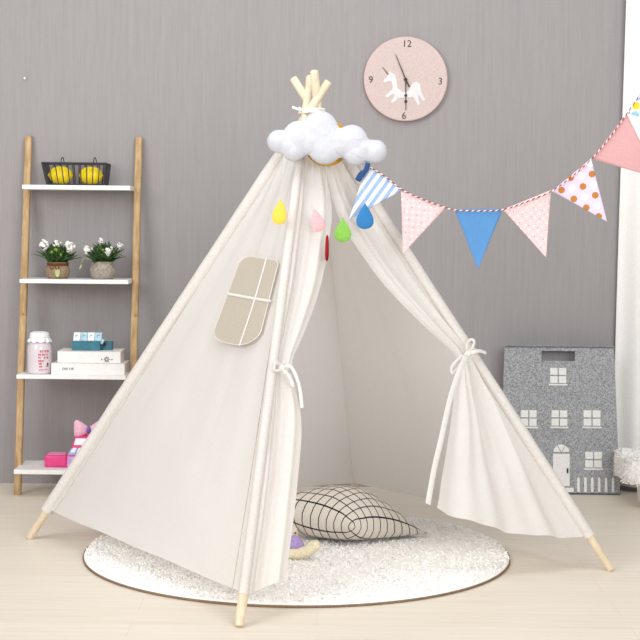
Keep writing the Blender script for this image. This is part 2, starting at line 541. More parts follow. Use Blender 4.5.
# door flaps
nD = (fR - fF).cross(C - fF).normalized()
if nD.y > 0: nD = -nD
def flap(outer_pole, tbl, nfold, seed, bottom_sag, sway, side):
    """tbl rows: (v, y_outer px, x_inner px, y_inner px, fold amplitude m)"""
    a = pole[outer_pole]
    rows = []; NV, NU = 150, 60
    # outer px x from y along the pole: solve by t
    def proj(p):
        d = p - CAM; c, s_ = math.cos(PITCH), math.sin(PITCH)
        z = d.y * c - d.z * s_; u = d.z * c + d.y * s_
        a_, b_ = F_PX * d.x / z, -F_PX * u / z; cr, sr = math.cos(ROLL), math.sin(ROLL)
        return 320 + a_ * cr - b_ * sr, 320 + a_ * sr + b_ * cr
    def pole_at(y):
        lo, hi = 0, 1
        for _ in range(40):
            m_ = (lo + hi) / 2
            if proj(onpole(outer_pole, m_))[1] > y: lo = m_
            else: hi = m_
        return onpole(outer_pole, lo)
    for i in range(NV + 1):
        v = i / NV
        yo, xi, yi, amp = polyl(tbl, v)
        # smooth by averaging neighbours
        acc = [0, 0, 0, 0]; 
        for dv in (-.03, -.015, 0, .015, .03):
            q_ = polyl(tbl, min(1, max(0, v + dv)))
            for k in range(4): acc[k] += q_[k] / 5
        if .01 < v < .99: yo, xi, yi, amp = acc
        A = pole_at(yo); B = PP(xi, yi, fF, nD)
        row = []
        for j in range(NU + 1):
            u = j / NU
            p = A.lerp(B, u)
            p.z -= bottom_sag * 4 * u * (1 - u) * max(0, (v - .75) / .25) ** 1.5
            e = min(1, u * 5)
            ph = nfold * 2 * PI * (u ** .9) + seed
            d = amp * (math.sin(ph) * .75 + .35 * math.sin(2.3 * ph + 1.1 + seed)) * e
            d += amp * .5 * e * noise.noise(Vector((u * 3, v * 9, seed)))
            d += sway * u * max(0, v - .62) / .38
            row.append(p + nD * d)
        rows.append(row)
    return rows
LT = [(0, 122, 317, 122, .004), (.06, 150, 321, 150, .007), (.16, 207, 334, 207, .010), (.25, 245, 330, 245, .012), (.33, 280, 323, 280, .013), (.40, 310, 314, 310, .013),
      (.46, 335, 304, 335, .012), (.50, 354, 295, 354, .010), (.53, 367, 289, 367, .008), (.55, 378, 292, 378, .009), (.60, 398, 300, 398, .011), (.66, 425, 303, 425, .013), (.75, 468, 300, 466, .014), (.87, 530, 294, 522, .014), (1, 597, 288, 577, .013)]
rwL = flap('F', LT, 1.6, .6, 0, .0, 1)
mb = MB(); mb.quadgrid(rwL); mb.build('door_flap', 'canvas', tent)
RT = [(0, 122, 317, 122, .004), (.06, 150, 321, 150, .006), (.16, 195, 333, 205, .008), (.25, 240, 350, 240, .010), (.35, 285, 385, 288, .010), (.43, 318, 421, 324, .010), (.49, 340, 447, 346, .009), (.525, 353, 461, 357, .007),
      (.56, 366, 460, 368, .008), (.60, 380, 455, 381, .014), (.68, 410, 453, 405, .018), (.77, 444, 448, 437, .018), (.88, 488, 442, 474, .015), (1, 536, 437, 508, .012)]
rwR = flap('R', RT, 2.6, 2.2, .03, .0, -1)
mb = MB(); mb.quadgrid(rwR); mb.build('door_flap', 'canvas', tent)

# rope where the poles cross
mb = MB(); pts = []
for i in range(61):
    a = i / 60 * 2 * PI * 2.5; pts.append(C + Vector((.037 * math.cos(a), .037 * math.sin(a), -.022 + .018 * i / 60)))
mb.tube(pts, .0042, 8)
k = C + Vector((-.03, -.03, -.014))
mb.tube(spline([k, k + Vector((-.012, -.01, .004)), k + Vector((-.028, -.008, .010))], 6), .004, 8)
mb.build('rope', 'rope_white', tent)

# tie ribbons
def rib(mb, pix, r=.006, flat=.3, lift=.03):
    pts = []
    for q_ in pix:
        l = q_[2] if len(q_) > 2 else lift
        pts.append(PP(q_[0], q_[1], fF + nD * l, nD))
    mb.tube(spline(pts, 8), r, 8, flat=flat, up=nD)
def knot(px, py, lift, r):
    return PP(px, py, fF + nD * lift, nD), r
mb = MB()
kc, _ = knot(282, 368, .026, 0)
mb.ball(kc, (.010, .008, .009), 12, 8)
c0 = PP(282, 368, fF, nD)
ax = (C - fF).normalized(); sd = ax.cross(nD).normalized()
ring = [c0 + sd * (.027 * math.cos(a)) + nD * (.027 * math.sin(a)) + ax * .004 * math.sin(a * 2) for a in [i / 24 * 2 * PI for i in range(25)]]
mb.tube(ring, .005, 8, flat=.5)
rib(mb, [(283, 368, .028), (290, 366, .036), (296, 376, .04), (300, 390, .034), (302, 408, .030)], .0045)
rib(mb, [(283, 370, .028), (288, 374, .038), (293, 384, .04), (292, 386, .036), (286, 374, .03)], .0045)
rib(mb, [(282, 366, .028), (276, 362, .036), (275, 370, .034), (281, 370, .03)], .004)
mb.build('tie_ribbon', 'ribbon', tent, label='ribbon knotted round the left door flap')
mb = MB()
kc, _ = knot(468, 354, .028, 0)
mb.ball(kc, (.011, .009, .010), 12, 8)
c0 = PP(467, 354, fF, nD); ax = (C - fR).normalized(); sd = ax.cross(nD).normalized()
ring = [c0 + sd * (.030 * math.cos(a)) + nD * (.026 * math.sin(a)) for a in [i / 24 * 2 * PI for i in range(25)]]
mb.tube(ring, .005, 8, flat=.5)
rib(mb, [(468, 354), (467, 346, .04), (470, 340, .042), (474, 341, .042), (473, 347, .036), (468, 354)], .0045)
rib(mb, [(468, 354), (474, 352, .038), (480, 351, .036), (486, 353, .03)], .0055)
rib(mb, [(468, 355), (460, 358, .04), (452, 367, .044), (453, 373, .042), (460, 366, .038), (468, 356)], .0045)
mb.build('tie_ribbon', 'ribbon', tent, label='ribbon tied in a bow round the right door flap with one long tail')
tr = bpy.data.objects['tie_ribbon.001']
mb = MB()
rib(mb, [(466, 357, .036), (459, 372, .050), (450, 400, .052), (441, 440, .05), (434, 470, .048), (428, 504, .046)], .0085, .15)
mb.build('ribbon_tail', 'ribbon', tr)

# ------------------------------------------------------------------ cloud, sun and raindrops
YC = 4.265
LOB = [(278.5, 141.5, 11.5), (299, 137.5, 16.5), (320, 128.5, 17.5), (352, 140.5, 15.5), (375, 151.5, 12), (294, 151, 10.5), (325, 147.5, 17), (356, 154, 12), (325, 139, 18), (338, 143, 15), (310, 141, 14), (364, 148, 10), (289, 145, 11)]
def cloud_cushion():
    k = YC / F_PX; c0 = P(326, 142, YC)
    cs = [((P(x, y, YC) - c0), r * k) for x, y, r in LOB]
    def sd(x, z, soft=.005):
        v = [r - math.hypot(x - p.x, z - p.z) for p, r in cs]; m_ = max(v)
        return m_ + soft * math.log(sum(math.exp((q - m_) / soft) for q in v))
    NA, NRr = 288, 44; mb = MB(); out = []
    for a in range(NA):
        th = 2 * PI * a / NA; d = .25
        while d > .005 and sd(d * math.cos(th), d * math.sin(th), .0008) < 0: d -= .0004
        out.append(d)
    for sg in (-1, 1):
        rows = []
        for i in range(NRr + 1):
            t_ = max(.004, 1 - (1 - i / NRr) ** 1.6); row = []
            for a in range(NA):
                th = 2 * PI * a / NA; x, z = t_ * out[a] * math.cos(th), t_ * out[a] * math.sin(th)
                d = max(0, sd(x, z)) if i < NRr else 0
                e = min(1, d / .042); h = .031 * math.sqrt(max(0, 1 - (1 - e) ** 2)) + .0012
                h += .0016 * noise.noise(Vector((x * 60, z * 60, 2))) * e
                row.append(c0 + Vector((x, sg * h, z)))
            rows.append(row)
        b = mb.quadgrid(rows, True); mb.f.append(tuple(b + k_ for k_ in range(NA)))
    n_ = (NRr + 1) * NA
    for a in range(NA):
        q0 = NRr * NA + a; q1 = NRr * NA + (a + 1) % NA; mb.f.append((q0, q1, n_ + q1, n_ + q0))
    return mb
o = cloud_cushion().build('cloud_cushion', 'cloud_fleece', auto=False)
tag(o, 'puffy white cloud cushion hung on the tent top', 'cushion')
ys = 4.322
c = P(327, 143, ys); rs = 23.0 * ys / F_PX
mb = MB()
mb.tube([c + Vector((0, .008, 0)), c + Vector((0, .006, 0)), c + Vector((0, -.006, 0)), c + Vector((0, -.008, 0))], [rs - .003, rs, rs, rs - .003], 40)
o = mb.build('felt_sun', 'sun_felt'); tag(o, 'round amber felt sun mostly hidden behind the white cloud', 'decoration')
def drop_outline(n=40):
    out = []
    for i in range(n):
        a = 2 * PI * i / n
        # teardrop, tip up
        x = math.sin(a) * math.sin(a / 2) ** 1.35; y = math.cos(a)
        out.append((x, y))
    return out
def drop(name, px, py, w, h, Y, mat, label, tilt=0, turn=0, top=None):
    
    c = P(px, py, Y); s_ = Y / F_PX; W_, H_ = w * s_ / 2, h * s_ / 2
    R = Matrix.Rotation(turn, 3, 'Z') @ Matrix.Rotation(tilt, 3, 'Y')
    ol = drop_outline(); mx = max(abs(x) for x, y in ol)
    rt = empty(name, c - Vector((0, 0, H_)), label, 'raindrop', 'felt raindrops hanging from the cloud')
    mb = MB(); rows = []
    for k, (sc, dy) in enumerate(((.02, -.005), (.6, -.0048), (.9, -.0036), (1, -.0012), (1, .0012), (.9, .0036), (.6, .0048), (.02, .005))):
        rows.append([c + R @ Vector((x / mx * W_ * sc, dy, (y * sc - (1 - sc) * .2) * H_)) for x, y in ol])
    b = mb.quadgrid(rows, True); n = len(ol)
    mb.f.append(tuple(b + k for k in range(n))); mb.f.append(tuple(b + 7 * n + k for k in range(n))[::-1])
    mb.build('felt_drop', mat, rt)
    tp = c + R @ Vector((0, 0, H_ * .97)); up = P(top[0], top[1], YC)
    mb = MB(); mb.tube([tp - Vector((0, 0, .004)), tp.lerp(up, .5), up], .0003, 6); mb.build('thread', 'rope_white', rt)
drop('felt_raindrop', 280, 211.5, 14.5, 26, 4.16, 'drop_yellow', 'yellow felt raindrop hanging below the cloud, over the tent seam', .1, 0, (285, 149))
drop('felt_raindrop', 317, 220, 14.5, 24, 4.19, 'drop_pink', 'pink felt raindrop hanging below the cloud in front of the door flap', -.25, .2, (312, 155))
drop('felt_raindrop', 327, 248, 15, 26, 4.19, 'drop_red', 'dark red felt raindrop seen edge-on as a thin sliver in the tent doorway', .06, 1.50, (326, 158))
drop('felt_raindrop', 342.8, 230, 17, 24, 4.21, 'drop_green', 'green felt raindrop hanging at the top of the tent doorway', 0, -.1, (344, 158))
drop('felt_raindrop', 365, 216, 17.5, 26, 4.215, 'drop_blue', 'blue felt raindrop hanging beside the striped flag', 0, .1, (361, 156))

# ------------------------------------------------------------------ bunting
cordpx = [(366.5, 165, 4.262), (384, 176, 4.255), (402.5, 190, 4.25), (424, 200, 4.25), (445, 207.5, 4.245), (454.5, 210, 4.245), (479, 211, 4.24), (503, 209.5, 4.235), (528, 201, 4.23), (551.5, 191, 4.22), (571, 177, 4.21), (591, 159.3, 4.2), (609, 138, 4.19), (626, 114.5, 4.18), (641, 93, 4.17), (660, 64, 4.16), (690, 18, 4.15)]
cp = [P(x, y, Y) for x, y, Y in cordpx]
bunt = empty('bunting_garland', P(478, 210, 4.24), 'string of fabric pennants sagging from the tent top out past the curtain', 'bunting')
mb = MB(); mb.tube(spline([p + Vector((0, -.006, 0)) for p in cp], 10), .0017, 8, uv=True); mb.build('cord', 'cord_twist', bunt)
FL = [((367, 165), (402.5, 190), (349, 219.5), 'flag_stripe', 'blue and white striped pennant'),
      ((401, 191), (445.5, 208), (403, 253.5), 'flag_pink', 'pink pennant with small dots'),
      ((454.5, 209.5), (503, 209), (478, 269), 'flag_blue', 'plain blue pennant'),
      ((503, 209.5), (551, 190), (546, 257.5), 'flag_pink', 'pink pennant with small dots'),
      ((552, 191), (591, 158.5), (607, 221.5), 'flag_polka', 'lilac pennant with orange and white polka dots'),
      ((591.5, 159), (626.5, 113.5), (658, 178), 'flag_rose', 'plain rose pink pennant'),
      ((627, 113), (657, 68), (692, 132), 'flag_confetti', 'white pennant with bright coloured spots')]
def cordY(x):
    return polyl([(a, c) for a, b, c in cordpx], x)[0]
for i, (a, b, c, m, lb) in enumerate(FL):
    YA, YB = cordY(a[0]), cordY(b[0]); A, B = P(*a, YA), P(*b, YB); D = P(*c, (YA + YB) / 2 - .01)
    ux = (B - A).normalized(); L = (B - A).length; n = ux.cross(D - A).normalized()
    if n.y > 0: n = -n
    vx = n.cross(ux)
    if vx.dot(D - A) < 0: vx = -vx
    mb = MB(); rows = []; uvs = []; N = 14
    for r in range(N + 1):
        v = r / N; row = []; uv = []
        for k in range(N + 1):
            u = k / N
            p = A.lerp(B, u).lerp(D, v)
            p = p + n * (.006 * math.sin(v * 4 + i * 1.3) * v + .004 * math.sin(u * 5 + i) * v * (1 - v))
            row.append(p); uv.append(((p - A).dot(ux) + .004, (p - A).dot(vx)))
        rows.append(row); uvs.append(uv)
    mb.quadgrid(rows, uvs=uvs)
    mb.build('pennant', m, bunt, solid=.0022, label=lb)
mb = MB(); mb.tube(spline([P(368, 163, 4.25), P(366, 170, 4.245), P(361, 175, 4.245), P(357.5, 181, 4.245)], 5), [.0075] * 8 + [.0095] * 7 + [.005], 10, flat=.35, up=(0, 1, 0))
mb.build('ribbon_end', 'flag_ribbon', bunt, label='dark blue ribbon end')

# ------------------------------------------------------------------ wall clock
cc = P(405.3, 79.5, WALL_Y); pm = WALL_Y / F_PX; R_ = 41.3 * pm
clock = empty('wall_clock', cc, 'round pink wall clock with a white unicorn on the grey wall', 'clock')
mb = MB(); yf = -.022
mb.tube([cc + Vector((0, -.002, 0)), cc + Vector((0, yf, 0))], R_, 72); mb.build('rim', 'clock_rim', clock)
mb = MB(); mb.tube([cc + Vector((0, yf + .001, 0)), cc + Vector((0, yf - .002, 0))], [R_ * .985] * 2, 72); mb.build('dial', 'clock_pink', clock)
yd = WALL_Y + yf - .002
for txt, x, y in (('12', 407, 44), ('3', 440.3, 81.5), ('6', 404, 116), ('9', 370.8, 80)):
    textmesh('numeral', txt, .036, P(x, y, yd - .0006), 'print_dark', clock)
up = [(128, 207), (124, 186), (150, 160), (168, 132), (182, 100), (200, 118), (228, 132), (244, 190), (252, 255), (300, 296), (350, 285), (372, 240), (400, 205), (430, 200), (458, 222), (468, 285), (486, 330), (502, 362), (484, 374), (452, 330), (436, 318), (446, 370), (458, 400), (438, 412), (412, 362), (396, 338), (350, 342), (290, 346), (254, 346), (236, 372), (206, 394), (190, 382), (214, 346), (222, 312), (196, 318), (156, 346), (140, 328), (176, 292), (204, 268), (206, 240), (196, 196), (162, 196)]
mb = MB(); mb.prism([P(370 + x / 9.14, 60 + y / 9.14, yd - .0004) for x, y in up], (0, -.0012, 0)); mb.build('unicorn_print', 'print_white', clock, smooth=False)
mb = MB(); mb.prism([P(370 + x / 9.14, 60 + y / 9.14, yd - .0006) for x, y in ((112, 66), (118, 64), (170, 126), (158, 134))], (0, -.0014, 0)); mb.build('unicorn_horn', 'print_gold', clock, smooth=False)
yh = yd - .006
def bar(a, b, w0, w1, Y):
    A, B = P(*a, Y), P(*b, Y); d = (B - A).normalized(); s_ = Vector((d.z, 0, -d.x))
    return [A + s_ * w0, B + s_ * w1, B - s_ * w1, A - s_ * w0]
mb = MB(); mb.prism(bar((405.8, 79.5), (395.6, 54.5), .0022, .0011, yh), (0, -.0012, 0)); mb.prism(bar((405.8, 79.5), (409.5, 87), .0028, .0028, yh), (0, -.0012, 0))
mb.tube([P(405.7, 79.5, yh + .005), P(405.7, 79.5, yh - .003)], .0065, 16); mb.build('minute_hand', 'hand_black', clock, smooth=False)
mb = MB(); yy = yh + .002
mb.prism(bar((405.7, 80), (405.9, 110), .0018, .0013, yy), (0, -.0011, 0))
for py in (95.5, 101.5): mb.tube([P(405.8, py, yy), P(405.8, py, yy - .0014)], .0056, 14)
mb.build('hour_hand', 'hand_black', clock, smooth=False)

# ------------------------------------------------------------------ ladder shelf
zt = P(28, 136, 5.60).z
yft = PF(17.5, 494.5).y
XL = (P(28.3, 145, 5.585).x + P(18, 485, yft).x) / 2; XR = (P(139.5, 145, 5.585).x + P(135, 370, 5.50).x) / 2
def post_y(z): return lerp(yft, 5.585, z / zt)
shelf = empty('ladder_shelf', Vector(((XL + XR) / 2, yft, 0)), 'leaning wooden ladder shelf with four white boards against the wall', 'shelf')
zj = P(28, 315, 5.5).z
for X in (XL, XR):
    mb = MB(); pts = [(X, post_y(z), z) for z in (0, .004, zj - .002, zj, zj + .002, zt - .010, zt)]
    w = .0195
    rows = []
    for (x, y, z), k in zip(pts, (.85, 1, 1, .9, 1, 1, .7)):
        rows.append([Vector((x + .0135 * k * (math.copysign(abs(math.cos(a)) ** .5, math.cos(a))), y + .0135 * k * (math.copysign(abs(math.sin(a)) ** .5, math.sin(a))), z)) for a in [2 * PI * i / 24 for i in range(24)]])
    b = mb.quadgrid(rows, True); mb.f.append(tuple(b + i for i in range(24))); mb.f.append(tuple(b + 6 * 24 + i for i in range(24)))
    mb.build('post', 'post_wood', shelf)
    mb = MB(); q = Vector((X + .004, post_y(zj) - .0135, zj + .006)); mb.tube([q + Vector((0, .004, 0)), q - Vector((0, .003, 0))], .003, 10); mb.build('screw', 'screw_grey', shelf)
boards = []
for px, py, yf_, th in ((22, 184.6, 5.43, .0165), (19.5, 279, 5.38, .0150), (16, 374.6, 5.32, .0150), (13, 469.6, 5.27, .0165)):
    zt_ = P(px, py, yf_).z
    bk = min(yf_ + .215, WALL_Y - .004)
    mb = MB(); mb.box(((XL + XR) / 2 - .0035, (yf_ + bk) / 2, zt_ - th / 2), (XR - XL - .018, bk - yf_, th))
    mb.build('shelf_board', 'white_paint', shelf, bevel=.0015, smooth=False)
    boards.append((yf_, bk, zt_))

# wire basket
yf_, bk, z0 = boards[0]
yb0 = yf_ + .035
bl, br_ = P(46.5, 184, yb0).x, P(103.5, 184, yb0).x
tl, tr_ = P(42, 163, yb0).x, P(105.8, 163, yb0).x
zb, ztop = z0 + .004, P(75, 163, yb0).z
dp = .115
bas = empty('wire_basket', Vector(((bl + br_) / 2, yb0 + dp / 2, z0)), 'black wire basket holding lemons on the top shelf board', 'basket')
cb = [Vector((bl, yb0 + .012, zb)), Vector((br_, yb0 + .012, zb)), Vector((br_, yb0 + dp - .012, zb)), Vector((bl, yb0 + dp - .012, zb))]
ct = [Vector((tl, yb0, ztop)), Vector((tr_, yb0, ztop)), Vector((tr_, yb0 + dp, ztop)), Vector((tl, yb0 + dp, ztop))]
mb = MB(); mb.tube(ct + [ct[0]], .0028, 8, cap=False)
mb.build('rim', 'black_wire', bas)
mb = MB(); mb.tube(cb + [cb[0]], .0024, 8, cap=False); mb.build('base_ring', 'black_wire', bas)
for s_, n in ((0, 10), (1, 5), (2, 10), (3, 5)):
    a, b, c, d = cb[s_], cb[(s_ + 1) % 4], ct[s_], ct[(s_ + 1) % 4]
    for i in range(n):
        u = i / n
        mb = MB(); mb.tube([a.lerp(b, u), c.lerp(d, u)], .0036 if i == 0 else .0020, 8); mb.build('wire', 'black_wire', bas)
for i in range(1, 9):
    u = i / 9; mb = MB(); mb.tube([cb[0].lerp(cb[1], u), cb[3].lerp(cb[2], u)], .0014, 6); mb.build('base_wire', 'black_wire', bas)
for px in (62.5, 95):
    x = P(px, 160, yb0).x; mb = MB()
    mb.tube(spline([(x - .006, yb0, ztop), (x - .004, yb0 - .001, ztop + .014), (x, yb0 - .001, ztop + .02), (x + .004, yb0 - .001, ztop + .014), (x + .006, yb0, ztop)], 5), .0018, 8); mb.build('clip', 'black_wire', bas)
def lemon(px, label, tw):
    yl = yb0 + dp / 2
    rl = .033
    c = Vector((P(px, 175, yl).x, yl, zb + .002 + rl)); prof = []
    mb = MB(); rows = []
    for i in range(25):
        a = -1 + 2 * i / 24; x = a * .047
        r = rl * math.sqrt(max(0, 1 - min(1, abs(a / .93)) ** 2.3)) 
        r = max(r, .0065 * (1 - max(0, abs(a) - .9) / .11) + .0005)
        rows.append([c + Matrix.Rotation(tw, 3, 'Z') @ Vector((x, r * math.cos(2 * PI * k / 24), r * math.sin(2 * PI * k / 24))) for k in range(24)])
    b = mb.quadgrid(rows, True); mb.f.append(tuple(b + k for k in range(24))); mb.f.append(tuple(b + 24 * 24 + k for k in range(24)))
    o = mb.build('lemon', 'lemon', auto=False); tag(o, label, 'lemon', 'lemons in the wire basket')
lemon(60.5, 'left yellow lemon in the black wire basket', .12)
lemon(91, 'right yellow lemon in the black wire basket', -.15)

# potted flowering plants
def pot_plant(px, w, mat, label, twine, seed, z_top_px, heads, potname):
    rnd = random.Random(seed)
    yf_, bk, z0 = boards[1]; yc = yf_ + .09
    s_ = yc / F_PX; c = Vector((P(px, 270, yc).x, yc, z0)); rmax = w / 2 * s_
    h = (279 - z_top_px) * s_
    rt = empty('potted_plant', c, label, 'plant', 'flower pots on the second shelf')
    mb = MB(); mb.lathe(c, [(rmax * .72, 0), (rmax * .9, h * .12), (rmax, h * .42), (rmax * .96, h * .65), (rmax * .80, h * .85), (rmax * .84, h * .96), (rmax * .9, h), (rmax * .82, h * .99), (rmax * .74, h * .86), (.001, h * .84)], 32,
        (lambda r, z, a: (r * (1 + .03 * math.sin(5 * a + z * 90)) * math.cos(a), r * (1 + .03 * math.sin(5 * a + z * 90)) * math.sin(a), z)))
    mb.build('pot', mat, rt)
    top = c + Vector((0, 0, h * .95))
    # leaves
    mb = MB()
    for i in range(260):
        a = rnd.uniform(0, 2 * PI); el = rnd.uniform(.35, 1.55); L = rnd.uniform(.045, .082)
        st = top + Vector((rnd.uniform(-.6, .6) * rmax, rnd.uniform(-.6, .6) * rmax, rnd.uniform(-.008, .012)))
        d = Vector((math.cos(a) * math.cos(el), math.sin(a) * math.cos(el) * .8, math.sin(el)))
        sd = d.cross(Vector((rnd.uniform(-.3, .3), rnd.uniform(-.3, .3), 1))).normalized(); nn = sd.cross(d)
        wl = rnd.uniform(.004, .0075); b = len(mb.v)
        for k, ww in ((0, .25), (.3, .9), (.6, 1), (.85, .55), (1, .02)):
            q = st + d * L * k + Vector((0, 0, -.008 * k * k))
            mb.v += [q - sd * wl * ww + nn * .0015 * ww, q - nn * .0006, q + sd * wl * ww + nn * .0015 * ww]
        for k in range(4):
            for j in (0, 1): mb.f.append((b + 3 * k + j, b + 3 * k + j + 1, b + 3 * k + j + 4, b + 3 * k + j + 3))
    fo = mb.build('foliage', 'leaf_green', rt, solid=.0006); fo['kind'] = 'stuff'
    mb = MB()
    for i in range(16):
        a = rnd.uniform(0, 2 * PI); rr_ = rnd.uniform(0, .6) * rmax
        q = top + Vector((math.cos(a) * rr_ + .003, math.sin(a) * rr_ - .02, rnd.uniform(.02, .055)))
        mb.ball(q, (rnd.uniform(.004, .007), .004, rnd.uniform(.004, .008)), 8, 6)
    b_ = mb.build('buds', 'leaf_light', rt); b_['kind'] = 'stuff'
    for hx, hy, hr in heads:
        q = P(hx, hy, yc - .03); rm = hr * s_
        mb = MB()
        for i in range(18):
            v = Vector((rnd.gauss(0, 1), rnd.gauss(0, 1), rnd.gauss(0, 1.2))).normalized() * rm * rnd.uniform(.2, 1.15)
            for k in range(4):
                an = 2 * PI * k / 4 + i; t1 = v.normalized().orthogonal().normalized(); t2 = v.normalized().cross(t1)
                pc = q + v + (t1 * math.cos(an) + t2 * math.sin(an)) * rm * .17
                mb.ball(pc, (rm * .19, rm * .19, rm * .15), 6, 4)
        mb.build('flower_head', 'flower_white', rt)
        mb = MB(); mb.tube(spline([q + Vector((0, 0, -rm * .5)), (q + top) / 2 + Vector((0, 0, -.005)), top], 5), .0012, 6); mb.build('stem', 'leaf_green', rt)
    if twine:
        mb = MB(); zz = h * .85
        for dz in (-.003, .003): mb.tube([c + Vector((rmax * .86 * math.cos(a), rmax * .86 * math.sin(a), zz + dz)) for a in [i / 24 * 2 * PI for i in range(25)]], .0022, 6, cap=False)
        k = c + Vector((-.004, -rmax * .90, zz - .004))
        for sg in (-1, 1):
            mb.tube(spline([k, k + Vector((sg * .010, -.006, .003)), k + Vector((sg * .017, -.005, -.006)), k + Vector((sg * .008, -.006, -.012)), k], 5), .0018, 6)
        mb.build('twine_bow', 'twine_brown', rt)
        q = c + Vector((.007, -rmax * 1.02, h * .36)); ol = [(0, .017), (.008, .010), (.0095, 0), (.006, -.010), (0, -.016), (-.007, -.009), (-.009, 0), (-.008, .009)]
        mb = MB(); mb.prism([q + Vector((x, 0, z)) for x, z in ol], (0, -.0014, 0)); mb.build('leaf_tag', 'tag_green', rt)
    else:
        q0 = top + Vector((-rmax * .7, -.01, 0)); mb = MB(); e = P(80.5, 267, yc - .02)
        mb.tube(spline([q0, P(84.5, 258, yc - .02), P(81.5, 263, yc - .02)], 5), .0008, 6)
        mb.ball(e, (.0035, .0015, .010), 8, 6, Matrix.Rotation(.45, 3, 'Y')); mb.build('drooping_leaf', 'tag_green', rt)
pot_plant(57.8, 24.5, 'burlap', 'white flowers in a burlap pot tied with brown twine on the second shelf', True, 3, 262.5, [(43, 245, 5.5), (57, 244, 3.5), (69.5, 246, 5.5)], 'pot')
pot_plant(102.8, 25.5, 'pot_grey', 'white flowers in a plain grey pot on the second shelf', False, 5, 261.5, [(87, 250, 4.5), (109, 250.5, 5), (101.5, 240, 2.8), (119.5, 246, 3)], 'pot')

# jar with cloth cap
yf_, bk, z0 = boards[2]; yc = yf_ + .055; s_ = yc / F_PX
c = Vector((P(39.6, 360, yc).x, yc, z0)); r = 12.1 * s_; hh = 42 * s_
jar = empty('glass_jar', c, 'pale jar with red print under a white cloth cap beside the books', 'jar')
mb = MB(); mb.lathe(c, [(r * .86, 0), (r * .97, .004), (r, .010), (r, hh * .58), (r * .97, hh * .66), (r * .86, hh * .74), (r * .72, hh * .80), (r * .72, hh * .92), (r * .3, hh * .94)], 40); mb.build('jar_body', 'jar_glass', jar)
mb = MB(); mb.lathe(c, [(.001, hh), (r * .5, hh * 1.0), (r * .74, hh * .975), (r * .79, hh * .93), (r * .76, hh * .885), (r * .86, hh * .83), (r * 1.0, hh * .765)], 96,
    lambda q, z, a: (q * (1 + .025 * math.sin(11 * a) * max(0, 1 - z / hh) * 5) * math.cos(a), q * (1 + .025 * math.sin(11 * a) * max(0, 1 - z / hh) * 5) * math.sin(a), z + .004 * math.sin(11 * a) * max(0, .86 - z / hh) * 8))
mb.build('cloth_cap', 'jar_cloth', jar, solid=.001)
mb = MB(); mb.tube([c + Vector((r * .80 * math.cos(a), r * .80 * math.sin(a), hh * .885)) for a in [i / 24 * 2 * PI for i in range(25)]], .0016, 6, cap=False); mb.build('cap_string', 'rope_white', jar)
# red print rows: short strokes on the jar front
mb = MB(); rnd = random.Random(11)
def jarpt(px, py, lift=.0006):
    zz = P(px, py, yc - r).z; x = P(px, py, yc - r).x - c.x
    x = max(-r * .98, min(r * .98, x)); return c + Vector((x, -math.sqrt(max(0, r * r - x * x)) - lift, zz - c.z))
def jarstroke(x0, x1, y0, y1):
    q = [jarpt(x0, y0), jarpt(x1, y0), jarpt(x1, y1), jarpt(x0, y1)]; mb.prism(q, (0, -.0004, 0))
for row, (y, xs, h_) in enumerate(((350.4, (40, 42.2, 44.2, 46.2), 2.2), (354, (38.3, 40, 42, 44, 46), 2.0), (357.2, (38.2, 39.8, 43.6, 46), 1.7), (360.2, (38.3, 40, 42), 1.7), (363, (38.6, 40.3), 1.7), (366, (39, 40.6, 45.6), 1.4), (369.5, (39, 41, 43, 45), 1.0))):
    for x in xs:
        jarstroke(x, x + .55, y, y + h_); jarstroke(x, x + 1.35, y + rnd.choice((0, h_ * .4)), y + rnd.choice((.5, h_ * .4 + .5)))
        if rnd.random() < .5: jarstroke(x + .9, x + 1.35, y, y + h_)
mb.build('red_print', 'print_red', jar, smooth=False)
mb = MB(); mb.ball(jarpt(46.6, 364.5), (.0042, .0012, .0055), 10, 8); mb.build('dark_print', 'print_dark', jar)

# books
def book(x0, x1, ytop, ybot, yfront, depth, z0, label):
    xa, xb = P(x0, ytop, yfront).x, P(x1, ytop, yfront).x
    th = (ybot - ytop) * yfront / F_PX
    rt = empty('book', Vector(((xa + xb) / 2, yfront + depth / 2, z0)), label, 'book', 'white books on the third shelf')
    mb = MB(); cw = .0022
    cx = (xa + xb) / 2; cy = yfront + depth / 2
    mb.box((cx, cy, z0 + cw / 2), (xb - xa, depth, cw)); mb.box((cx, cy, z0 + th - cw / 2), (xb - xa, depth, cw)); mb.box((cx, yfront + cw / 2, z0 + th / 2), (xb - xa, cw, th - .0002))
    mb.build('cover', 'book_white', rt, smooth=False, bevel=.0006)
    mb = MB(); mb.box((cx, cy - .001, z0 + th / 2), (xb - xa - .006, depth - .006, th - 2 * cw)); mb.build('pages', 'page_cream', rt, smooth=False)
    return rt, z0 + th, th
y1 = yf_ + .025
b1, z1, th1 = book(51.2, 124.5, 363, 374.2, y1, .15, z0, 'lower and longer white book, lying under the other book beside the jar')
textmesh('spine_title', 'DSE OR', .0125, P(68, 369, y1 - .0006), 'print_dark', b1)
y2 = y1 + .012
b2, z2, th2 = book(57.5, 120.5, 350.8, 363, y2, .13, z1, 'upper white book with a round dark emblem, under the teal tray')
q = P(106.8, 359.4, y2 - .0006); mb = MB()
for k in range(8):
    a = k * PI / 4; d = Vector((math.cos(a), 0, math.sin(a))); e = Vector((-d.z, 0, d.x))
    p0 = q + d * .0035; p1 = q + d * .0105
    mb.prism([p0 - e * .0011, p1 - e * .0017, p1 + e * .0017, p0 + e * .0011], (0, -.0004, 0))
for dx in (-.0185, .0185):
    mb.box(q + Vector((dx, 0, 0)), (.0035, .0006, .0045))
mb.build('emblem', 'print_dark', b2, smooth=False)

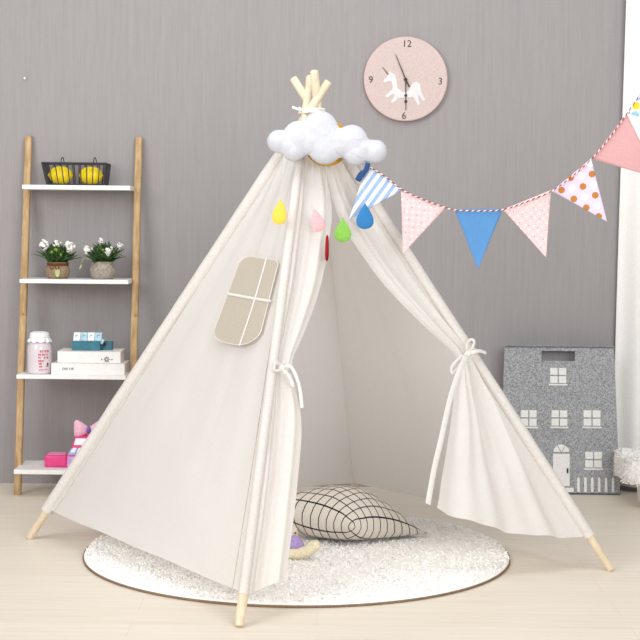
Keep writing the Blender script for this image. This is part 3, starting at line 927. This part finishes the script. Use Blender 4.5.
# teal tray with tiles on top of the books
y3 = y2 + .018
xa, xb, xc = P(71.5, 350, y3).x, P(100, 350, y3).x, P(110.5, 350, y3).x
hz = 9.6 * y3 / F_PX
tray = empty('block_tray', Vector(((xa + xc) / 2, y3 + .04, z2)), 'teal tray with a row of pale tiles on top of the white books', 'tray')
mb = MB(); mb.box(((xa + xb) / 2, y3 + .014, z2 + hz / 2), (xb - xa, .028, hz)); mb.build('front_block', 'teal_box', tray, smooth=False, bevel=.001)
mb = MB(); mb.box(((xa + xc) / 2, y3 + .05, z2 + hz * .43), (xc - xa, .044, hz * .86)); mb.build('back_block', 'teal_box', tray, smooth=False, bevel=.001)
mb = MB(); mb.box((xb + .012, y3 + .0265, z2 + hz * .62), (.009, .006, .012)); mb.build('slot', 'print_dark', tray, smooth=False)  # solid dark block stands in for the shade inside a gap
wt = (xb - xa) / 4
for i, m in enumerate(('tile_white', 'tile_blue', 'tile_white', 'tile_blue')):
    R = Matrix.Rotation(math.radians(-35), 3, 'X')
    cxt = xa + wt * (i + .5) + .004
    cen = Vector((cxt, y3 + .022, z2 + hz + .013))
    mb = MB(); b0 = len(mb.v)
    mb.box(cen, (wt - .0012, .010, .036), R); ti = mb.build('tile', m, tray, smooth=False, bevel=.001)
    mb = MB()
    for dx, dz, w_, h_ in ((-.004, .002, .002, .009), (.001, .005, .007, .0018), (.001, -.002, .006, .0018), (.004, 0, .0018, .007))[:2 + (i * 3) % 3]:
        mb.box(cen + R @ Vector((dx, -.0053, dz)), (w_, .0005, h_), R)
    mb.build('glyph', 'print_gold', ti, smooth=False)
mb = MB(); R = Matrix.Rotation(math.radians(25), 3, 'Y'); mb.box(Vector((xb + .007, y3 + .018, z2 + hz * .95)), (.010, .024, .018), R); mb.build('loose_tile', 'tile_blue', tray, smooth=False, bevel=.001)

# pink toy till with bow
yf_, bk, z0 = boards[3]; yt = yf_ + .06
def TX(px): return P(px, 460, yt).x
def TZ(py): return P(80, py, yt).z
zb = z0
toy = empty('toy_cash_register', Vector((TX(78), yt + .04, z0)), 'pink toy cash register with a pale bow on the bottom shelf, partly behind the tent', 'toy')
k_ = yt / F_PX
mb = MB(); x0, x1 = TX(44.5), TX(67); H1 = 12.5 * k_
mb.box(((x0 + x1) / 2, yt + .035, z0 + H1 / 2), (x1 - x0, .085, H1)); mb.build('drawer', 'toy_pink', toy, bevel=.008, seg=4)
mb = MB(); mb.box(((x0 + x1) / 2, yt + .035, z0 + H1 + .0005), (x1 - x0 - .018, .064, .002)); mb.build('drawer_lid', 'toy_rose', toy, bevel=.001)
# body: stepped wedge
def side(px, z, y): return Vector((TX(px), y, z))
hB = 30.5 * k_
prof = [(yt - .006, z0), (yt - .004, z0 + 12 * k_), (yt + .020, z0 + 19 * k_), (yt + .024, z0 + 20.5 * k_), (yt + .040, z0 + 29 * k_), (yt + .052, z0 + hB), (yt + .095, z0 + hB), (yt + .105, z0)]
xl = [66.0, 66.5, 70.0, 70.3, 72.5, 75, 75, 66]
mb = MB(); n = len(prof); xr = TX(104)
A = [Vector((TX(x), y, z)) for (y, z), x in zip(prof, xl)]; B = [Vector((xr, y, z)) for y, z in prof]
b = len(mb.v); mb.v += A + B; mb.f.append(tuple(range(n))); mb.f.append(tuple(range(2 * n - 1, n - 1, -1)))
for i in range(n):
    j = (i + 1) % n; mb.f.append((i, j, n + j, n + i))
mb.build('body', 'toy_pink', toy, bevel=.004, seg=3)
def face_quad(i, u0, u1, v0, v1, lift=.0015):
    a0, a1, b0_, b1_ = A[i], A[i + 1], B[i], B[i + 1]
    f = lambda u, v: a0.lerp(a1, v).lerp(b0_.lerp(b1_, v), u)
    nn = (b0_ - a0).cross(a1 - a0).normalized()
    if nn.y > 0: nn = -nn
    return [f(u0, v0) + nn * lift * .2, f(u1, v0) + nn * lift * .2, f(u1, v1) + nn * lift * .2, f(u0, v1) + nn * lift * .2], nn * lift
q_, e_ = face_quad(3, .06, .95, .12, .88, .002); mb = MB(); mb.prism(q_, e_); mb.build('display', 'toy_white', toy, bevel=.0008)
q_, e_ = face_quad(3, .38, .9, .28, .72, .004); mb = MB(); mb.prism(q_, e_); mb.build('screen', 'toy_rose', toy, bevel=.0005)
q_, e_ = face_quad(1, .02, .97, .10, .92, .002); mb = MB(); mb.prism(q_, e_); mb.build('key_panel', 'toy_blue', toy, bevel=.0008)
for i in range(5):
    q_, e_ = face_quad(1, .08 + i * .17, .20 + i * .17, .3, .9, .006); mb = MB(); mb.prism(q_, e_); mb.build('key', 'toy_white', toy, bevel=.001)
q_, e_ = face_quad(0, .04, .8, .08, .92, .002); mb = MB(); mb.prism(q_, e_); mb.build('side_sticker', 'toy_lilac', toy, bevel=.0008)
q_, e_ = face_quad(0, .22, .45, .35, .7, .0035); mb = MB(); mb.prism(q_, e_); mb.build('sticker_patch', 'toy_rose', toy, bevel=.0005)
# bow
bc = Vector((TX(86.5), yt + .055, z0 + hB + .021))
for sg in (-1, 1):
    mb = MB(); rows = []
    for i in range(15):
        a = i / 14; hw = .012 + .021 * math.sin(min(1, a * 1.15) * PI / 2) * (1 if a < .85 else 1 - (a - .85) * 2.2); th = .004 + .012 * math.sin(a * PI)
        x = bc.x + sg * (.004 + a * .050)
        rows.append([Vector((x, bc.y + th * math.cos(t_), bc.z + (hw * math.sin(t_)) + .004 * a)) for t_ in [k / 16 * 2 * PI for k in range(16)]])
    b = mb.quadgrid(rows, True); mb.f.append(tuple(b + k for k in range(16))); mb.f.append(tuple(b + 14 * 16 + k for k in range(16)))
    mb.build('bow_loop', 'bow_pink', toy)
mb = MB(); mb.ball(bc + Vector((0, -.006, 0)), (.0085, .010, .013), 12, 8); mb.build('bow_gem', 'toy_purple', toy)
mb = MB(); mb.box((bc.x, bc.y, z0 + hB + .004), (.012, .01, .012)); mb.build('bow_stand', 'toy_pink', toy, bevel=.002)

# ------------------------------------------------------------------ felt house bag
yh0 = PF(600, 495).y
hb = empty('house_storage_bag', Vector((P(562, 495, yh0).x, yh0 + .08, 0)), 'grey felt storage bag sewn like a house front, standing beside the curtain', 'bag')
def HX(px, py=420): return P(px, py, yh0).x
def HZ(py): return P(560, py, yh0).z
ztp = HZ(345.5); xl0, xr0 = HX(504.5, 346), HX(614, 346); xl1, xr1 = HX(500, 495), HX(620, 495)
dpt = min(.12, WALL_Y - yh0 - .012); thk = .004; XA1, XA0 = xl1, xl0; XB1, XB0 = xr1, xr0; INS = .03
def hxy(u, v): return lerp(lerp(xl1, xr1, u), lerp(xl0, xr0, u), v)
slot = (HX(541.5, 356), HX(575, 356), HZ(361), HZ(351))
# front sheet with the handle slot
mb = MB()
def sheet(mb, y, z_top, slot=None, inset=0):
    us = [0, .5, 1]
    xl1, xl0 = XA1 + inset, XA0 + inset; xr1, xr0 = XB1 - inset, XB0 - inset
    L0, L1 = Vector((xl1, y, .004)), Vector((xr1, y, .004)); T0_, T1_ = Vector((xl0, y, z_top)), Vector((xr0, y, z_top))
    if slot is None:
        mb.prism([L0, L1, T1_, T0_], (0, thk, 0)); return
    a, b, c, d = slot
    xs = lambda z, k: lerp(lerp(xl1, xl0, z / z_top), lerp(xr1, xr0, z / z_top), k)
    outer = [L0, L1, Vector((xs(c, 1), y, c)), Vector((xs(d, 1), y, d)), T1_, T0_, Vector((xs(d, 0), y, d)), Vector((xs(c, 0), y, c))]
    inn = [Vector((a, y, c)), Vector((b, y, c)), Vector((b, y, d)), Vector((a, y, d))]
    faces = [(0, 1, 2, 9, 8, 7), (2, 3, 10, 9), (3, 4, 5, 6, 11, 10), (6, 7, 8, 11)]
    o_ = len(mb.v); pts = outer + inn
    mb.v += pts + [p + Vector((0, thk, 0)) for p in pts]
    for f in faces:
        mb.f.append(tuple(o_ + k for k in f)); mb.f.append(tuple(o_ + 12 + k for k in f[::-1]))
    for k in range(8):
        j = (k + 1) % 8; mb.f.append((o_ + k, o_ + j, o_ + 12 + j, o_ + 12 + k))
    for k in range(4):
        j = (k + 1) % 4; mb.f.append((o_ + 8 + j, o_ + 8 + k, o_ + 20 + k, o_ + 20 + j))
sheet(mb, yh0, ztp, slot); mb.build('front_sheet', 'felt_grey', hb, smooth=False)
mb = MB(); zb2 = ztp - .013
yb_ = yh0 + dpt; sl2 = (P(540, 356, yb_).x, P(576.5, 356, yb_).x, P(558, 362.5, yb_).z, P(558, 350.5, yb_).z)
sheet(mb, yb_, zb2, sl2, INS); mb.build('back_sheet', 'felt_grey', hb, smooth=False)
for xa_, xb_ in ((xl1, xl0), (xr1, xr0)):
    mb = MB(); zt2 = ztp - .012; k = thk if xa_ < 1.0 and xa_ == xl1 else -thk
    mb.prism([Vector((xa_, yh0 + thk, .004)), Vector((xa_ + (INS if xa_ == xl1 else -INS), yh0 + dpt, .004)), Vector((xb_ + (INS if xa_ == xl1 else -INS), yh0 + dpt, zt2)), Vector((xb_, yh0 + thk, zt2))], (k, 0, 0)); mb.build('side_sheet', 'felt_grey', hb, smooth=False)
mb = MB(); mb.prism([Vector((xl1, yh0, .0002)), Vector((xr1, yh0, .0002)), Vector((xr1 - INS, yh0 + dpt, .0002)), Vector((xl1 + INS, yh0 + dpt, .0002))], (0, 0, .006)); mb.build('base_sheet', 'felt_dark', hb, smooth=False)
mb = MB(); mb.box((xr0 - .004, yh0 + .006, HZ(351)), (.006, .006, .03)); mb.build('corner_gap_shade', 'hand_black', hb, smooth=False)  # black block painted in for the shade of the gap to the back sheet
mb = MB(); mb.box(((xl0 + xr0) / 2, yh0 - .0008, HZ(347.0)), (xr0 - xl0 - .004, .0016, .006)); mb.build('top_binding', 'felt_dark', hb, smooth=False)
def patch(mb, x0, x1, y0, y1, t_=.0022):
    mb.prism([Vector((HX(x0, y1), yh0, HZ(y1))), Vector((HX(x1, y1), yh0, HZ(y1))), Vector((HX(x1, y0), yh0, HZ(y0))), Vector((HX(x0, y0), yh0, HZ(y0)))], (0, -t_, 0))
for x0, x1, y0, y1 in ((550.2, 566.2, 368, 383), (521, 536.5, 410.5, 426), (551.5, 567.2, 410.2, 425.7), (583.5, 600.4, 410, 425.4), (585.2, 601.8, 451.5, 467)):
    mb = MB(); mx, my = (x0 + x1) / 2, (y0 + y1) / 2; g = .65
    for a, b in ((x0, mx - g), (mx + g, x1)):
        for c_, d_ in ((y0, my - g), (my + g, y1)): patch(mb, a, b, c_, d_)
    patch(mb, x0 - 1.2, x1 + 1.2, y1 + 1, y1 + 2.4)
    mb.build('window', 'felt_white', hb, smooth=False)
mb = MB(); patch(mb, 553, 569.6, 453.8, 486); dr = mb.build('door', 'felt_white', hb, smooth=False)
mb = MB(); cx_, cy_ = 561.3, 452.4; rr_ = 8.0
for a0, a1 in ((5, 58), (64, 116), (122, 175)):
    pts = [(cx_ + .8 * math.cos(math.radians((a0 + a1) / 2)), cy_ - .8 * math.sin(math.radians((a0 + a1) / 2)))] + [(cx_ + rr_ * math.cos(math.radians(lerp(a0, a1, k / 8))), cy_ - rr_ * math.sin(math.radians(lerp(a0, a1, k / 8)))) for k in range(9)]
    mb.prism([Vector((HX(x, y), yh0, HZ(y))) for x, y in pts], (0, -.0022, 0))
mb.build('fanlight', 'felt_white', hb, smooth=False)
mb = MB(); q = Vector((HX(567.5, 470), yh0 - .003, HZ(470.5))); mb.tube([q + Vector((0, -.002, .009)), q + Vector((0, -.002, -.008))], .0032, 8); mb.build('door_handle', 'print_dark', dr)
mb = MB(); patch(mb, 560, 573.5, 487.6, 491.8); mb.build('doorstep', 'felt_white', hb, smooth=False)
for i in range(6):
    x = 577.2 + i * 6.9; mb = MB()
    mb.prism([Vector((HX(a, b), yh0, HZ(b))) for a, b in ((x, 491.5), (x + 2.5, 491.5), (x + 2.4, 478), (x + 1.2, 476.6), (x + .1, 478))], (0, -.0022, 0)); mb.build('fence_slat', 'felt_white', hb, smooth=False)

# ------------------------------------------------------------------ rug
rc = PF(297, 553.5); rc = Vector((rc.x, rc.y, 0)); RR = .646
rug = empty('round_rug', rc, 'round white shaggy rug on the pale wood floor under the tent', 'rug')
mb = MB(); mb.lathe(rc, [(RR - .004, .0005), (RR, .002), (RR, .006), (RR - .003, .007)], 120); mb.build('backing', 'rug_back', rug)
mb = MB(); rows = []
NR = 26; NA = 160
for i in range(NR + 1):
    row = []
    for k in range(NA):
        a = 2 * PI * k / NA
        r_ = (RR - .004) * i / NR if i else .001
        edge = min(1, (RR - .004 - r_) / .02)
        z = .007 + .014 * edge ** .5 + edge * (.003 * noise.noise(Vector((r_ * math.cos(a) * 14, r_ * math.sin(a) * 14, 0))))
        row.append(rc + Vector((r_ * math.cos(a), r_ * math.sin(a), z)))
    rows.append(row)
mb.quadgrid(rows, True); mb.build('pile_base', 'fur_white', rug)
def tufts(mb, gen, n, L, w, rnd):
    for i in range(n):
        p, nn = gen(rnd)
        d = (nn + Vector((rnd.gauss(0, .9), rnd.gauss(0, .9), rnd.gauss(0, .25)))).normalized()
        s_ = d.orthogonal().normalized(); s_ = Matrix.Rotation(rnd.uniform(0, 2 * PI), 3, d) @ s_
        l = L * rnd.uniform(.6, 1.2); b = len(mb.v)
        mid = p + d * l * .55; tip = p + d * l + Vector((0, 0, -.35 * l)) + s_ * rnd.uniform(-.3, .3) * l
        mb.v += [p - s_ * w, p + s_ * w, mid - s_ * w * .8, mid + s_ * w * .8, tip]
        mb.f += [(b, b + 1, b + 3, b + 2), (b + 2, b + 3, b + 4)]
def g_rug(r):
    rad = (RR - .008) * math.sqrt(r.random()); a = r.uniform(0, 2 * PI); edge = min(1, (RR - .004 - rad) / .02)
    return rc + Vector((rad * math.cos(a), rad * math.sin(a), .006 + .014 * edge ** .5)), Vector((math.cos(a) * .5 * (1 - edge), math.sin(a) * .5 * (1 - edge), 1))
mb = MB(); tufts(mb, g_rug, 22000, .0095, .0026, random.Random(2)); o = mb.build('pile', 'fur_white', rug, auto=False); o['kind'] = 'stuff'

# ------------------------------------------------------------------ pillow
def pil_corner(px, py, Y): return P(px, py, Y)
cN = P(352, 527, 4.40); cR = P(430, 538.5, 4.585); cL = P(262, 503, 4.51); cBk = cL + cR - cN + Vector((.0, .03, -.01))
mb = MB(); n = 56
nP = (cR - cN).cross(cBk - cN).normalized()
if nP.z < 0: nP = -nP
def pil(u, v, sgn):
    uu = u + .0; vv = v
    # edges bow inwards between the corners
    cu = (u - .5) * (1 - .10 * math.sin(PI * v)) + .5; cv = (v - .5) * (1 - .10 * math.sin(PI * u)) + .5
    p = cN.lerp(cR, cu).lerp(cL.lerp(cBk, cu), cv)
    s_ = max(0, math.sin(PI * u)) * max(0, math.sin(PI * v))
    th = .098 * s_ ** .48
    e = 4 * min(u, 1 - u, v, 1 - v)
    wr = .004 * noise.noise(Vector((u * 6, v * 6, 3))) * min(1, e) + .0025 * math.sin(30 * (u - v)) * max(0, 1 - 3.2 * math.hypot(u, v)) * min(1, e * 5)
    p = p + nP * (sgn * th + wr)
    if sgn > 0: p.z += .012 * s_
    zmin = .031
    if p.z < zmin + .02:
        d = zmin + .02 - p.z; p.z = zmin + .02 - .02 * (1 - math.exp(-d / .02))
    return p
for sgn in (1, -1):
    mb.quadgrid([[pil(i / n, j / n, sgn) for i in range(n + 1)] for j in range(n + 1)], uvs=[[(i / n, j / n) for i in range(n + 1)] for j in range(n + 1)])
o = mb.build('throw_pillow', 'pillow_check', auto=False)
bm = bmesh.new(); bm.from_mesh(o.data); bmesh.ops.remove_doubles(bm, verts=bm.verts, dist=1e-5); bmesh.ops.recalc_face_normals(bm, faces=bm.faces); bm.to_mesh(o.data); bm.free()
tag(o, 'grey throw pillow with a black grid on the white rug inside the tent', 'pillow')

# ------------------------------------------------------------------ plush toy peeping from behind the left flap
yp = PF(300, 557, .03).y
c = P(298, 548, yp); 
plush = empty('plush_toy', Vector((c.x - .04, yp + .03, .02)), 'soft lilac and cream plush toy lying half hidden behind the left door flap', 'plush toy')
mb = MB(); mb.tube(spline([P(283, 553, yp), P(293, 553.5, yp), P(303, 552.5, yp), P(311, 548.5, yp), P(318.5, 541.5, yp)], 6), [.008, .011, .0135, .015, .016, .0165, .0165, .0165, .0165, .0165, .0165, .0165, .0165, .0165, .017, .0175, .018, .018, .018, .018, .0175, .016, .0135, .010, .004], 16)
mb.build('foot', 'plush_cream', plush)
mb = MB(); mb.ball(P(292, 543, yp + .02), (.042, .03, .026), 20, 14, Matrix.Rotation(.55, 3, 'Y')); mb.build('body', 'plush_purple', plush)
mb = MB(); mb.ball(P(284, 531, yp + .035), (.046, .034, .034), 20, 14, Matrix.Rotation(.6, 3, 'Y')); hd = mb.build('head', 'plush_grey', plush)
mb = MB(); mb.ball(P(295.5, 533, yp + .006), (.0035, .003, .0035), 8, 6); mb.build('eye', 'plush_brown', hd)

# ------------------------------------------------------------------ furry stool at the right edge
yS = 5.16
st = empty('fur_stool', Vector((P(655, 480, yS).x, yS, 0)), 'low stool covered in white fur in front of the curtain at the right edge', 'stool')
xs0 = P(625.5, 470, yS).x; zs1 = P(630, 459.5, yS).z; zs0 = P(630, 485.5, yS).z
mb = MB(); cx = xs0 + .17
rows = []
NU, NV = 48, 10
def sup(a, e=.5): return math.copysign(abs(math.cos(a)) ** e, math.cos(a)), math.copysign(abs(math.sin(a)) ** e, math.sin(a))
prof = [(.92, 0), (.98, .05), (1, .3), (1, .72), (.97, .92), (.88, 1.0), (.4, 1.03), (.01, 1.03)]
for r_, h_ in prof:
    row = []
    for k in range(NU):
        a = 2 * PI * k / NU; x, y = sup(a, .4)
        row.append(Vector((cx + x * .165 * r_, yS + .13 + y * .13 * r_, lerp(zs0, zs1, h_))))
    rows.append(row)
b = mb.quadgrid(rows, True); mb.f.append(tuple(b + k for k in range(NU))); seat = mb.build('seat_cover', 'fur_white', st)
def g_st(r):
    k = r.random(); a = r.uniform(0, 2 * PI); x, y = sup(a, .4)
    if k < .6:
        h_ = r.random(); q = .99
        return Vector((cx + x * .163 * q, yS + .13 + y * .128 * q, lerp(zs0, zs1, h_))), Vector((x, y, .2))
    q = math.sqrt(r.random())
    return Vector((cx + x * .16 * q, yS + .13 + y * .125 * q, zs1)), Vector((x * .2, y * .2, 1))
mb = MB(); tufts(mb, g_st, 3500, .014, .0024, random.Random(4)); o = mb.build('fur', 'fur_white', st, auto=False); o['kind'] = 'stuff'
for lx, ly in ((cx - .07, yS + .20), (P(645, 500, yS + .05).x, yS + .05), (cx + .12, yS + .20), (cx + .12, yS + .05)):
    mb = MB(); mb.tube([(lx, ly, 0), (lx, ly, .004), (lx, ly, zs0 + .01)], [.010, .012, .016], 14); mb.build('leg', 'white_paint', st)

# ------------------------------------------------------------------ light
w = bpy.data.worlds.new('world'); SC.world = w; w.use_nodes = True
bg = w.node_tree.nodes['Background']; bg.inputs['Color'].default_value = (1.0, .995, .995, 1); bg.inputs['Strength'].default_value = .35
def area(name, loc, target, size, power, color=(1, 1, 1)):
    l = bpy.data.lights.new(name, 'AREA'); l.shape = 'RECTANGLE'; l.size = size[0]; l.size_y = size[1]; l.energy = power; l.color = color
    o = bpy.data.objects.new(name, l); link(o); o.location = loc
    o.rotation_euler = (Vector(target) - Vector(loc)).to_track_quat('-Z', 'Y').to_euler(); return o
area('window_daylight', (-3.0, 1.2, 2.3), (0, 4.7, .6), (2.2, 2.0), 95, (1, .997, .99))
area('front_fill', (1.5, -.4, 1.8), (.1, 4.7, .4), (2.4, 1.8), 112, (1, .997, .99))  # added fill light with no real source, brightens the tent through its doorway
area('ceiling_softlight', (.0, 3.4, 3.0), (0, 5.0, .3), (3.0, 1.4), 36, (1, .995, .99))

vs = SC.view_settings
SC.display_settings.display_device = 'sRGB'
vs.view_transform = 'Standard'; vs.look = 'None'; vs.gamma = 1.0; vs.use_curve_mapping = False
vs.exposure = 0.12
